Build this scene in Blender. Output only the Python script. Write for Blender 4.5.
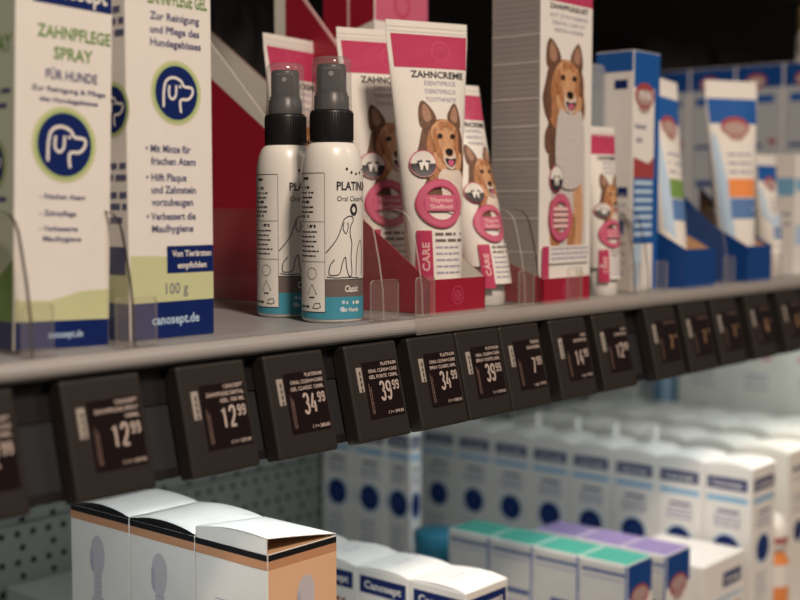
import bpy, bmesh, math, random
from mathutils import Vector, Matrix
from mathutils.geometry import tessellate_polygon
random.seed(7)
scene = bpy.context.scene
COL = scene.collection
for o in list(bpy.data.objects): bpy.data.objects.remove(o)

# ------------------------------------------------------------------ camera, light, exposure
H0 = 1.30                                   # camera height above the floor
YAW, PITCH, FPX = 0.8597, 0.0764, 1258.8
cd = bpy.data.cameras.new('camera'); cam = bpy.data.objects.new('camera', cd); COL.objects.link(cam)
cam.location = (0, 0, H0)
cam.rotation_euler = (math.pi/2 - PITCH, 0, -YAW)
cd.sensor_width = 36; cd.lens = FPX/800*36; cd.clip_start = 0.02
cd.dof.use_dof = True; cd.dof.focus_distance = 0.765; cd.dof.aperture_fstop = 5.0; cd.dof.aperture_blades = 0
scene.camera = cam
scene.view_settings.view_transform = 'Standard'; scene.view_settings.look = 'None'
scene.view_settings.exposure = 0.0; scene.view_settings.gamma = 1; scene.view_settings.use_curve_mapping = False
world = bpy.data.worlds.new('world'); scene.world = world; world.use_nodes = True
bg = world.node_tree.nodes['Background']; bg.inputs[0].default_value = (1.0, 0.9, 0.8, 1); bg.inputs[1].default_value = 0.07
def area(name, loc, target, sx, sy, power, color):
    l = bpy.data.lights.new(name, 'AREA'); l.shape = 'RECTANGLE'; l.size = sx; l.size_y = sy; l.energy = power; l.color = color
    o = bpy.data.objects.new(name, l); COL.objects.link(o); o.location = loc
    o.rotation_euler = (Vector(target)-Vector(loc)).to_track_quat('-Z', 'Y').to_euler(); return o
area('ceiling_and_fill_light', (-0.25, -1.35, H0+2.05), (0.75, 0.55, H0-0.05), 0.40, 0.40, 87, (1.0, 0.80, 0.65))
area('ceiling_and_fill_light', (2.2, -1.6, H0+1.9), (0.9, 0.6, H0-0.1), 0.8, 0.8, 10, (1.0, 0.86, 0.74))  # dim warm fill added from the right front, not a ceiling fixture
area('shelf_light', (1.0, 0.545, H0-0.0845), (1.0, 0.60, H0-0.3), 2.4, 0.012, 3.9, (0.93, 0.98, 0.98))

# ------------------------------------------------------------------ materials
def lin(c): c /= 255; return c/12.92 if c <= .04045 else ((c+.055)/1.055)**2.4
MATS = {}
def mat(name, col, rough=.55, spec=.4, metal=0, noise=0.04, nscale=60, bump=0, emit=None, coat=0, stretch=None):
    if name in MATS: return MATS[name]
    m = bpy.data.materials.new(name); m.use_nodes = True; nt = m.node_tree; b = nt.nodes['Principled BSDF']
    b.inputs['Roughness'].default_value = rough; b.inputs['Specular IOR Level'].default_value = spec; b.inputs['Metallic'].default_value = metal
    b.inputs['Coat Weight'].default_value = coat
    tc = nt.nodes.new('ShaderNodeTexCoord'); n = nt.nodes.new('ShaderNodeTexNoise'); n.inputs['Scale'].default_value = nscale; n.inputs['Detail'].default_value = 3
    if stretch:
        mp = nt.nodes.new('ShaderNodeMapping'); mp.inputs['Scale'].default_value = stretch
        nt.links.new(tc.outputs['Object'], mp.inputs['Vector']); nt.links.new(mp.outputs[0], n.inputs['Vector'])
    else: nt.links.new(tc.outputs['Object'], n.inputs['Vector'])
    mx = nt.nodes.new('ShaderNodeMix'); mx.data_type = 'RGBA'
    c = Vector(col); mx.inputs[6].default_value = (*(c*(1-noise)), 1); mx.inputs[7].default_value = (*[min(1, v*(1+noise)) for v in c], 1)
    nt.links.new(n.outputs['Fac'], mx.inputs[0]); nt.links.new(mx.outputs[2], b.inputs['Base Color'])
    if bump:
        bp = nt.nodes.new('ShaderNodeBump'); bp.inputs['Strength'].default_value = bump; bp.inputs['Distance'].default_value = .001
        nt.links.new(n.outputs['Fac'], bp.inputs['Height']); nt.links.new(bp.outputs[0], b.inputs['Normal'])
    if emit: b.inputs['Emission Color'].default_value = (*emit[0], 1); b.inputs['Emission Strength'].default_value = emit[1]
    MATS[name] = m; return m
def U(r, g, b, k=1.0):      # albedo from a colour seen under the warm light of the upper shelf
    return (min(.92, lin(r)*.80/.63*k), min(.92, lin(g)*.80/.51*k), min(.92, lin(b)*.80/.41*k))
WHITE = mat('white_card', (.80, .79, .76), .5)
WHITE2 = mat('white_gloss_plastic', (.80, .79, .75), .28, .5, coat=.2)
CREAM = mat('uncoated_cream_card', (.76, .75, .68), .7)
NAVY = mat('navy_print', (.004, .018, .125), .45, .3)
GREEN = mat('green_print', U(112, 135, 62, .8), .5)
PALEG = mat('pale_green_print', (.58, .62, .36), .5)
MINT = mat('halo_green_print', (.42, .56, .24), .5)
GREYT = mat('grey_text_print', U(80, 75, 95), .5)
LTEXT = mat('light_grey_text_print', U(140, 125, 130), .5)
BLACKT = mat('black_text_print', (.03, .03, .035), .5)
RED = mat('crimson_card', (.33, .012, .035), .45, noise=.08)
PINK = mat('crimson_foil_print', (.50, .05, .13), .26, .6, coat=.4, nscale=55, noise=.02, bump=.9)
ROSE = mat('rose_ring_print', (.58, .13, .23), .35)
ROSED = mat('dark_rose_print', (.52, .07, .15), .35)
PALEPINK = mat('pale_pink_print', (.85, .55, .55), .4)
BLUE = mat('blue_card', (.008, .095, .36), .45)
BLUED = mat('dark_blue_card', (.005, .055, .24), .45)
SKY = mat('sky_blue_print', (.20, .45, .68), .5)
PSKY = mat('pale_blue_print', (.45, .62, .80), .5)
TEAL = mat('teal_print', (.06, .30, .42), .4)
TAUPE = mat('taupe_print', (.16, .13, .12), .4)
ORANGE = mat('orange_print', (.80, .28, .08), .5)
REDP = mat('red_print', (.36, .06, .06), .5)
LOGO = mat('oval_logo_print', (.42, .30, .28), .5)
PEACH = mat('peach_print', (.78, .50, .32), .5)
COPPER = mat('copper_band_print', (.56, .29, .16), .4)
BLACK = mat('black_plastic', (.012, .011, .012), .35, .5)
BLACKM = mat('matt_black_print', (.008, .008, .010), .55, .3)
NOZZLE = mat('charcoal_nozzle_plastic', (.018, .021, .028), .35, .5)
BOTTLE = mat('white_bottle_plastic', (.80, .80, .76), .30, .5, coat=.15, noise=.02)
GREYSIDE = mat('grey_print', (.34, .33, .32), .5)
GREYLINE = mat('pale_grey_line_print', (.60, .58, .56), .5)
FUR = mat('sable_fur_print', (.42, .19, .085), .5, noise=.75, nscale=420, stretch=(2.2, 1, .55))
FURL = mat('golden_fur_print', (.60, .34, .18), .5, noise=.5, nscale=420, stretch=(2, 1, .6))
FURD = mat('dark_fur_print', (.15, .075, .045), .5, noise=.9, nscale=420, stretch=(2.2, 1, .55))
FURW = mat('cream_fur_print', (.72, .63, .56), .5, noise=.18, nscale=420)
FURG = mat('grey_white_fur_print', (.58, .55, .53), .5, noise=.2, nscale=300)
EAR = mat('ear_inside_print', (.38, .22, .15), .5, noise=.3, nscale=400)
TAG = mat('charcoal_tag_plastic', (.022, .0185, .0165), .45, .4, bump=.15, nscale=900)
SCREEN = mat('dark_display', (.009, .004, .0045), .3, .4)
TAGTXT = mat('display_text', (.50, .42, .38), .5)
TAGDIM = mat('dim_display_text', (.20, .13, .11), .5)
TAGAMB = mat('amber_display_text', (.45, .27, .14), .5)
SHELFM = mat('grey_shelf_metal', (.27, .275, .285), .38, .5, noise=.06, nscale=25)
LIP = mat('pale_shelf_lip', (.35, .345, .345), .30, .5, noise=.05)
SLATE = mat('slate_rail', (.020, .022, .026), .5)
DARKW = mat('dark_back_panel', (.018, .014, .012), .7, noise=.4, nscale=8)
PANEL = mat('perforated_panel_paint', (.22, .245, .22), .55)
HOLE = mat('hole_dark', (.01, .01, .01), .8)
SEAFOAM = mat('seafoam_card', (.07, .38, .30), .5)
LILAC = mat('lilac_card', (.28, .22, .44), .5)
POUCH = mat('black_pouch_film', (.010, .009, .009), .6, .4, noise=.5, nscale=30)
GOLD = mat('ochre_print', (.40, .28, .12), .5)
VGREY = mat('figure_print', (.55, .54, .58), .5)
VGREY2 = mat('figure_print_dark', (.44, .44, .52), .5)
BROWNIN = mat('brown_card_inside', (.55, .34, .19), .7)
PGREEN = mat('greenish_side_print', (.52, .60, .47), .5)
FLOORM = mat('floor_tile', (.25, .23, .2), .5, nscale=3)
FIBRE = mat('aisle_wall', (.10, .09, .08), .8)

def clearmat(name, tint, haze, hazecol, rough=.05, fac=1.0):
    m = bpy.data.materials.new(name); m.use_nodes = True; nt = m.node_tree; nt.nodes.clear()
    out = nt.nodes.new('ShaderNodeOutputMaterial'); tr = nt.nodes.new('ShaderNodeBsdfTransparent'); tr.inputs[0].default_value = (*tint, 1)
    gl = nt.nodes.new('ShaderNodeBsdfGlossy'); gl.inputs['Roughness'].default_value = rough
    fr = nt.nodes.new('ShaderNodeFresnel'); fr.inputs[0].default_value = 1.45
    df = nt.nodes.new('ShaderNodeBsdfDiffuse'); df.inputs[0].default_value = (*hazecol, 1)
    n = nt.nodes.new('ShaderNodeTexNoise'); n.inputs['Scale'].default_value = 40
    mr = nt.nodes.new('ShaderNodeMapRange'); mr.inputs[3].default_value = haze*.8; mr.inputs[4].default_value = haze*1.2
    nt.links.new(n.outputs['Fac'], mr.inputs[0])
    m1 = nt.nodes.new('ShaderNodeMixShader'); nt.links.new(mr.outputs[0], m1.inputs[0])
    nt.links.new(tr.outputs[0], m1.inputs[1]); nt.links.new(df.outputs[0], m1.inputs[2])
    m2 = nt.nodes.new('ShaderNodeMixShader'); mu = nt.nodes.new('ShaderNodeMath'); mu.operation = 'MULTIPLY'; mu.inputs[1].default_value = fac
    ge = nt.nodes.new('ShaderNodeNewGeometry'); iv = nt.nodes.new('ShaderNodeMath'); iv.operation = 'SUBTRACT'; iv.inputs[0].default_value = 1
    mv = nt.nodes.new('ShaderNodeMath'); mv.operation = 'MULTIPLY'
    nt.links.new(ge.outputs['Backfacing'], iv.inputs[1]); nt.links.new(fr.outputs[0], mv.inputs[0]); nt.links.new(iv.outputs[0], mv.inputs[1])
    nt.links.new(mv.outputs[0], mu.inputs[0]); nt.links.new(mu.outputs[0], m2.inputs[0])
    nt.links.new(m1.outputs[0], m2.inputs[1]); nt.links.new(gl.outputs[0], m2.inputs[2]); nt.links.new(m2.outputs[0], out.inputs[0])
    MATS[name] = m; return m
ACRYL = clearmat('clear_acrylic', (.97, .96, .95), .022, (.8, .78, .75), .05, .5)
ACRYLE = clearmat('acrylic_edge', (.75, .72, .70), .30, (.8, .78, .75), .15, 1)  # pale haze stands in for light refracted in the cut edges
ACRYLD = clearmat('acrylic_refraction_dark_edge', (.12, .10, .10), .45, (.05, .045, .04), .15, .5)  # near-black tint stands in for refraction darkening of the same edges
STOPM = clearmat('acrylic_front_stop', (.95, .94, .93), .05, (.8, .76, .73), .1, .7)
CAPM = clearmat('clear_cap_plastic', (.88, .88, .88), .10, (.8, .8, .8), .12, 1.0)
BLIST = clearmat('frosted_blister', (.62, .66, .70), .35, (.55, .60, .66), .3, 1)
LIPC = clearmat('clear_shelf_strip', (.97, .96, .95), .09, (.8, .76, .72), .2, 1)

# ------------------------------------------------------------------ text geometry (built-in font)
_tc = {}
def glyphs(s, bold):
    if (s, bold) in _tc: return _tc[(s, bold)]
    c = bpy.data.curves.new('t', 'FONT'); c.body = s; c.size = 1; c.resolution_u = 2; c.offset = .022 if bold else 0; c.fill_mode = 'FRONT'
    o = bpy.data.objects.new('t', c); COL.objects.link(o); dg = bpy.context.evaluated_depsgraph_get()
    me = bpy.data.meshes.new_from_object(o.evaluated_get(dg)); me.calc_loop_triangles()
    v = [(p.co.x, p.co.y) for p in me.vertices]; t = [tuple(l.vertices) for l in me.loop_triangles]
    bpy.data.objects.remove(o); bpy.data.curves.remove(c); bpy.data.meshes.remove(me)
    if v:
        x0 = min(p[0] for p in v); x1 = max(p[0] for p in v); v = [(p[0]-x0, p[1]) for p in v]; w = x1-x0
    else: w = 0
    _tc[(s, bold)] = (v, t, w); return _tc[(s, bold)]

def smooth(pts, n=4):
    out = []; N = len(pts)
    for i in range(N):
        p0, p1, p2, p3 = (Vector(pts[(i+k-1) % N]) for k in range(4))
        for j in range(n):
            t = j/n
            out.append(tuple(.5*((2*p1)+(p2-p0)*t+(2*p0-5*p1+4*p2-p3)*t*t+(3*p1-p0-3*p2+p3)*t**3)))
    return out
def ell(cx, cy, rx, ry=None, n=28, a0=0, a1=2*math.pi):
    ry = rx if ry is None else ry
    return [(cx+rx*math.cos(a0+(a1-a0)*i/n), cy+ry*math.sin(a0+(a1-a0)*i/n)) for i in range(n if abs(a1-a0-2*math.pi) < 1e-6 else n+1)]

class MB:
    def __init__(s): s.v = []; s.f = []; s.mi = []; s.sm = []; s.mats = []; s.M = Matrix.Identity(4)
    def mid(s, m):
        if m not in s.mats: s.mats.append(m)
        return s.mats.index(m)
    def add(s, vs, fs, m, smooth=False):
        b = len(s.v); s.v += [tuple(s.M @ Vector(p)) for p in vs]; k = s.mid(m)
        for f in fs: s.f.append(tuple(b+i for i in f)); s.mi.append(k); s.sm.append(smooth)
    def bm(s, bm, m, smooth=False):
        bm.verts.index_update(); s.add([v.co.copy() for v in bm.verts], [[v.index for v in f.verts] for f in bm.faces], m, smooth); bm.free()
    def box(s, x0, x1, y0, y1, z0, z1, m, bev=0, seg=2):
        bm = bmesh.new(); bmesh.ops.create_cube(bm, size=1)
        for v in bm.verts: v.co = Vector(((x0+x1)/2+v.co.x*(x1-x0), (y0+y1)/2+v.co.y*(y1-y0), (z0+z1)/2+v.co.z*(z1-z0)))
        if bev: bmesh.ops.bevel(bm, geom=bm.edges[:], offset=bev, segments=seg, profile=.5, affect='EDGES')
        s.bm(bm, m)
    def prism(s, pts, m, axis, a, b, bev=0, mside=None):
        """polygon pts in the plane across axis, from a to b"""
        def P(p, t): return {'x': (t, p[0], p[1]), 'y': (p[0], t, p[1]), 'z': (p[0], p[1], t)}[axis]
        n = len(pts); tri = tessellate_polygon([[Vector((p[0], p[1], 0)) for p in pts]])
        vs = [P(p, a) for p in pts]+[P(p, b) for p in pts]
        s.add(vs, [t for t in tri]+[tuple(i+n for i in reversed(t)) for t in tri], m)
        s.add(vs, [(i, (i+1) % n, n+(i+1) % n, n+i) for i in range(n)], mside or m)
    def lathe(s, prof, m, n=48, smooth=True, c=(0, 0)):
        vs = []; fs = []
        for r, z in prof: vs += [(c[0]+r*math.cos(2*math.pi*i/n), c[1]+r*math.sin(2*math.pi*i/n), z) for i in range(n)]
        for k in range(len(prof)-1):
            for i in range(n): fs.append((k*n+i, k*n+(i+1) % n, (k+1)*n+(i+1) % n, (k+1)*n+i))
        s.add(vs, fs, m, smooth)
        for k, rev in ((0, True), (len(prof)-1, False)):
            if prof[k][0] > 1e-5:
                idx = list(range(n)); idx = idx[::-1] if rev else idx
                s.add([vs[k*n+i] for i in idx], [tuple(range(n))], m)
    # ---- flat print, mapped onto a surface by F(u, v, lift)
    def tris(s, F, pts, tri, m, lift, L=None):
        pts = list(pts); tri = [tuple(t) for t in tri]
        if L:
            for _ in range(7):
                mids = {}; out = []; ch = False
                def mk(a, b):
                    if math.dist(pts[a], pts[b]) <= L: return None
                    k = (min(a, b), max(a, b))
                    if k not in mids: pts.append(((pts[a][0]+pts[b][0])/2, (pts[a][1]+pts[b][1])/2)); mids[k] = len(pts)-1
                    return mids[k]
                for a, b, c in tri:
                    ab, bc, ca = mk(a, b), mk(b, c), mk(c, a); k = [ab, bc, ca]; cnt = sum(x is not None for x in k)
                    if cnt: ch = True
                    if cnt == 0: out.append((a, b, c))
                    elif cnt == 3: out += [(a, ab, ca), (ab, b, bc), (ca, bc, c), (ab, bc, ca)]
                    elif cnt == 1:
                        if ab is not None: out += [(a, ab, c), (ab, b, c)]
                        elif bc is not None: out += [(a, b, bc), (a, bc, c)]
                        else: out += [(a, b, ca), (b, c, ca)]
                    else:
                        if ab is None: out += [(a, b, bc), (a, bc, ca), (ca, bc, c)]
                        elif bc is None: out += [(a, ab, ca), (ab, b, c), (ab, c, ca)]
                        else: out += [(ab, b, bc), (a, ab, bc), (a, bc, c)]
                tri = out
                if not ch: break
        s.add([F(p[0], p[1], lift) for p in pts], tri, m, L is not None)
    def poly(s, F, pts, m, lift=1, L=None):
        tri = tessellate_polygon([[Vector((p[0], p[1], 0)) for p in pts]]); s.tris(F, pts, tri, m, lift, L)
    def rect(s, F, u0, u1, v0, v1, m, lift=1, L=None):
        s.tris(F, [(u0, v0), (u1, v0), (u1, v1), (u0, v1)], [(0, 1, 2), (0, 2, 3)], m, lift, L)
    def stroke(s, F, pts, w, m, lift=2, closed=False):
        pts = [Vector(p) for p in pts]; n = len(pts); L = []; R = []
        for i, p in enumerate(pts):
            a = pts[(i-1) % n] if (closed or i > 0) else p; b = pts[(i+1) % n] if (closed or i < n-1) else p
            d = (b-a); d = d.normalized() if d.length > 1e-9 else Vector((1, 0)); q = Vector((-d.y, d.x))*w/2
            L.append(p+q); R.append(p-q)
        vs = [tuple(p) for p in L+R]; N = n if closed else n-1; tr = []
        for i in range(N):
            j = (i+1) % n; tr += [(n+i, n+j, j), (n+i, j, i)]
        s.tris(F, vs, tr, m, lift)
    def ring(s, F, cx, cy, ro, ri, m, lift=2, ry=1.0, n=36, L=None):
        vs = [(cx+ro*math.cos(2*math.pi*i/n), cy+ro*ry*math.sin(2*math.pi*i/n)) for i in range(n)]+[(cx+ri*math.cos(2*math.pi*i/n), cy+ri*ry*math.sin(2*math.pi*i/n)) for i in range(n)]
        tr = []
        for i in range(n): j = (i+1) % n; tr += [(i, j, n+j), (i, n+j, n+i)]
        s.tris(F, vs, tr, m, lift, L)
    def text(s, F, t, x, y, h, m, w=None, align='c', bold=True, lift=2, rot=0, sx=.8):
        v, tr, gw = glyphs(t, bold)
        if not v: return
        k = h/.73; kx = (w/gw) if w else k*sx; W = gw*kx; ox = {'c': -W/2, 'l': 0, 'r': -W}[align]; ca, sa = math.cos(rot), math.sin(rot)
        P = [(p[0]*kx+ox, p[1]*k) for p in v]
        s.tris(F, [(x+a*ca-b*sa, y+a*sa+b*ca) for a, b in P], tr, m, lift)
    def greek(s, F, x0, x1, y, h, m, lift=2, seed=0, wid=3.2):
        """an unreadable printed line: a row of word-length bars"""
        r = random.Random(seed*31+int(abs(x0)*1e5)+int(y*1e5)); x = x0
        while x < x1-h:
            w = min(h*wid*(.5+r.random()), x1-x); s.rect(F, x, x+w, y, y+h, m, lift); x += w+h*.7
    def build(s, name, parent=None, bevel=0):
        me = bpy.data.meshes.new(name); me.from_pydata(s.v, [], s.f)
        for m in s.mats: me.materials.append(m)
        me.polygons.foreach_set('material_index', s.mi); me.polygons.foreach_set('use_smooth', s.sm); me.update()
        o = bpy.data.objects.new(name, me); COL.objects.link(o)
        if parent: o.parent = parent
        return o
def tag(o, label, cat, group=None, kind=None):
    o['label'] = label; o['category'] = cat
    if group: o['group'] = group
    if kind: o['kind'] = kind
    return o
def thing(name, loc, label, cat, rz=0, group=None):
    o = bpy.data.objects.new(name, None); COL.objects.link(o); o.empty_display_size = .01; o.location = loc; o.rotation_euler = (0, 0, rz)
    return tag(o, label, cat, group)
def dup(root, loc, label, rz=None):
    r = root.copy(); COL.objects.link(r); r.location = loc; r['label'] = label
    if rz is not None: r.rotation_euler = (root.rotation_euler[0], root.rotation_euler[1], rz)
    for ch in list(root.children):
        c = ch.copy(); COL.objects.link(c); c.parent = r
        for g in list(ch.children): d = g.copy(); COL.objects.link(d); d.parent = c
    return r
EPS = .00012
def front(w, d): return lambda u, v, k: (u, -d/2-k*EPS, v)
def left(w, d): return lambda u, v, k: (-w/2-k*EPS, -u, v)
def topf(w, d, h): return lambda u, v, k: (u, v, h+k*EPS)

ZS = H0-.072            # upper shelf surface
ZL = H0-.45             # lower shelf surface
# ------------------------------------------------------------------ the setting
def struct(o): o['kind'] = 'structure'; return o
b = MB(); b.box(-3, 5, -4, 1.2, -.05, 0, FLOORM); struct(b.build('floor'))
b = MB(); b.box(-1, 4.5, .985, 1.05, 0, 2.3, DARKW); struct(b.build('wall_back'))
# ------------------------------------------------------------------ shelving
def shelf(z, y0, name, label, lip, lipm, surf):
    t = thing(name, (0, 0, 0), label, 'shelf')
    b = MB(); b.box(-.4, 3.2, y0+.004, .955, z-.010, z, surf, .0005); [b.box(-.4, 3.2, yy, yy+.0012, z-.0002, z+.0003, surf) for yy in (y0+.0125, y0+.0190)]; b.build('shelf_board', t)
    b = MB(); prof = [(y0+.006, z-.0100)]+[(y0+.0055-.0055*math.sin(a), z-.0050-.0050*math.cos(a)) for a in [math.pi*i/10 for i in range(11)]]+[(y0+.006, z)]
    b.prism(prof, lipm, 'x', -.4, 3.2); b.build('front_lip', t)
    return t
shelf(ZS, .5, 'store_shelf', 'long grey metal shelf with pale rounded front edge carrying tubes and bottles', 1, LIP, SHELFM)
shelf(ZL, .47, 'store_shelf', 'lower shelf under the white cartons, beneath the row of price tags', 1, LIP, SHELFM)
# the shelf above, out of frame, shades the rear of the display
t = shelf(H0+.40, .5, 'store_shelf', 'upper shelf above the frame that shades the rear of the display', 1, LIP, SHELFM)
# price rail under the upper shelf
TA = math.atan(.0134/.0561)
b = MB(); b.box(-.3, 3.1, .0118, .0150, -.054, .0042, SLATE, .0003); b.box(-.3, 3.1, .0108, .0118, -.016, .0040, BLACK); b.box(-.3, 3.1, .0108, .0118, -.054, -.049, BLACK)  # black upper band paints in the shade below shelf lip and tags
r = b.build('price_rail'); r.location = (0, .5, H0-.0836); r.rotation_euler = (-TA, 0, 0)
tag(r, 'black price tag rail running along beneath the grey shelf edge', 'rail')
b = MB(); b.box(-.2, 2.4, .540, .552, H0-.0840, H0-.0822, mat('led_housing', (.4, .4, .4), .5), .0003)
o = b.build('light_strip'); tag(o, 'slim light strip under the upper shelf behind the price rail', 'light')
# perforated panel behind the lower goods
t = thing('perforated_panel', (0, 0, 0), 'grey perforated metal back panel behind the lower shelf goods', 'panel')
b = MB(); b.box(-.3, 3, .957, .963, ZL, H0-.279, PANEL, .0008); b.box(-.3, 3, .957, .963, H0-.2775, H0-.083, PANEL, .0008)
FP = lambda u, v, k: (u, .957-k*EPS*2, v)
r0 = H0-.262
for ri in range(-3, 8):
    for i in range(int(1.35/.0156)):
        x = .35+i*.0156; z = r0+ri*.0255
        if z < ZL+.01 or z > H0-.09: continue
        b.poly(FP, ell(x, z, 0.0031, n=10), HOLE, 1)
        if i % 2 == 0: b.poly(FP, ell(x*1.0+.005, z+.0128, 0.0031, n=10), HOLE, 1)
b.build('panel_sheet', t)

# ------------------------------------------------------------------ price tags
def smooth_open(pts, n=5):
    out = []; P = [pts[0]]+list(pts)+[pts[-1]]
    for i in range(1, len(P)-2):
        p0, p1, p2, p3 = (Vector(P[i+k-1]) for k in range(4))
        for j in range(n):
            t = j/n; out.append(tuple(.5*((2*p1)+(p2-p0)*t+(2*p0-5*p1+4*p2-p3)*t*t+(3*p1-p0-3*p2+p3)*t**3)))
    out.append(tuple(pts[-1])); return out
DIG = {'1': [([(.12, .80), (.52, .97), (.52, 0)], 0)],
 '2': [([(.08, .76), (.18, .94), (.5, 1), (.82, .93), (.88, .72), (.70, .46), (.30, .20), (.10, .03)], 1), ([(.06, .04), (.94, .04)], 0)],
 '3': [([(.10, .84), (.28, .98), (.6, 1), (.86, .85), (.80, .62), (.45, .53)], 1), ([(.45, .53), (.82, .45), (.90, .22), (.72, .02), (.36, 0), (.08, .16)], 1)],
 '4': [([(.58, 1), (.06, .28), (.98, .28)], 0), ([(.72, .58), (.72, 0)], 0)], '7': [([(.06, .95), (.90, .95), (.38, 0)], 0)],
 '9': [([(.5, 1), (.14, .88), (.12, .60), (.5, .46), (.86, .60), (.86, .88), (.5, 1)], 1), ([(.87, .76), (.88, .30), (.70, .05), (.40, 0), (.12, .14)], 1)],
 '6': [([(.5, 0), (.14, .12), (.12, .40), (.5, .54), (.86, .40), (.86, .12), (.5, 0)], 1), ([(.13, .24), (.12, .70), (.30, .95), (.60, 1), (.88, .86)], 1)],
 '"': [([(.3, 1), (.25, .6)], 0), ([(.7, 1), (.65, .6)], 0)]}
def digits(b, F, s_, xr, y, h, wd, gap, th, m):
    x = xr-len(s_)*wd-(len(s_)-1)*gap
    for c in s_:
        for pts, sm in DIG[c]:
            P = [(x+px_*wd, y+py_*h) for px_, py_ in pts]; b.stroke(F, smooth_open(P, 4) if sm else P, th, m, 1)
        x += wd+gap
def price_tag(X, lines, euro, cents, unit, label, amber=False, dim=False):
    t = thing('price_tag', (X, .5, H0-.0826), label, 'price tag', 0, 'electronic price tags along the rail'); t.rotation_euler = (-TA, 0, 0)
    w, h = .0462, .0577; T = TAGDIM if dim else TAGTXT
    b = MB(); b.box(0, w, 0, .0112, -h, 0, TAG, .0016, 3)
    F = lambda u, v, k: (u, -k*EPS, v)
    b.build('housing', t)
    b = MB(); b.box(.0125, .0430, -.0003, .0006, -.0452, -.0112, SCREEN, .0002); G = lambda u, v, k: (u, -.0003-k*EPS, v)
    for i, s in enumerate(lines): b.text(G, s, .0420, -.0142-i*.0036, .0021 if not dim else .0016, T, align='r', bold=True, lift=1, w=min(.026, .0017*len(s)))
    DC = TAGAMB if amber else TAGTXT
    digits(b, G, euro, .0340, -.0345, .0105, .0041, .0014, .00145, DC); digits(b, G, cents, .0413, -.0291, .0051, .0023, .0009, .0009, DC)
    if unit: b.text(G, unit, .0420, -.0434, .0019, T, align='r', w=.0135, lift=1)
    b.greek(lambda u, v, k: (.0148+v, -.0003-k*EPS, -.042+u), 0, .018, 0, .0006, TAGDIM, 1, seed=1); b.greek(lambda u, v, k: (.0162+v, -.0003-k*EPS, -.042+u), 0, .016, 0, .0006, TAGDIM, 1, seed=2)
    b.build('screen', t)
    b = MB(); b.box(.0066, .0112, -.0004, .0004, -.0285, -.0138, mat('tag_badge', (.36, .33, .29), .5), .0003)
    G2 = lambda u, v, k: (.0075+v, -.0004-k*EPS, -.0280+u)
    b.greek(G2, 0, .013, .0010, .0012, BLACKT, 1, seed=3, wid=1.5); b.build('badge', t)
    return t
OC = 'ORAL CLEAN+CARE'
TG = [(.2665, ['CANOSEPT', 'ZAHNPFLEGE', '100ML'], '12', '99', '', 'leftmost price tag, cut by the left edge of the picture'),
 (.3370, ['CANOSEPT', 'ZAHNPFLEGE SPRAY', '100ML'], '12', '99', '1 l = 129.90', 'price tag reading 12 99 below the left spray carton'),
 (.4059, ['CANOSEPT', 'ZAHNPFLEGE DENTAL', 'GEL 100 ML'], '12', '99', '1 l = 129.90', 'price tag reading 12 99 below the 100 g gel carton'),
 (.4660, ['PLATINUM', OC, 'GEL CLASSIC 120ML'], '34', '99', '1 l = 288.80', 'price tag reading 34 99 left of the 39 99 tag, below the spray bottles'),
 (.5300, ['PLATINUM', OC, 'GEL FORTE 120ML'], '39', '99', '1 l = 399.83', 'price tag reading 39 99 standing alone below the front spray bottle'),
 (.5869, ['PLATINUM', OC, 'SPRAY CLASSIC 65ML'], '34', '99', '1 l = 538.31', 'price tag reading 34 99 touching the 39 99 tag on its right'),
 (.6345, ['PLATINUM', OC, 'SPRAY FORTE 65ML'], '39', '99', '1 l = 599.86', 'middle price tag of the touching trio, reading 39 99'),
 (.6820, ['TRIXIE', 'ZAHNCREME'], '7', '99', '1 kg = 79.90', 'price tag reading 7 99 below the collie carton'),
 (.7420, ['CARE', 'ZAHNPFLEGE'], '14', '99', '1 kg = 149.90', 'price tag reading 14 99'),
 (.7986, ['CARE', 'ZAHNPFLEGE'], '12', '99', '', 'price tag reading 12 99 next to the 14 99 tag'),
 (.8759, ['TRIXIE ZAHN', ''], '7', '"', '', 'first of the dim price tags on the right, below the blue and white carton'),
 (.9327, ['TRIXIE ZAHN', ''], '7', '"', '', 'second of the dim price tags counted from the 12 99 tag'),
 (.9883, ['TRIXIE ZAHN', ''], '7', '"', '', 'third dim price tag, below the gap between the blue trays'),
 (1.0532, ['TRIXIE ZAHN', ''], '6', '"', '', 'fourth dim price tag, below the right blue tray'),
 (1.1210, ['TRIXIE ZAHN', ''], '6', '"', '', 'rightmost price tag, cut by the right edge of the picture')]
for i, (X, ls, e, c, u, lb) in enumerate(TG): price_tag(X, ls, e, c, u, lb, amber=i >= 10, dim=i >= 10)

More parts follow.
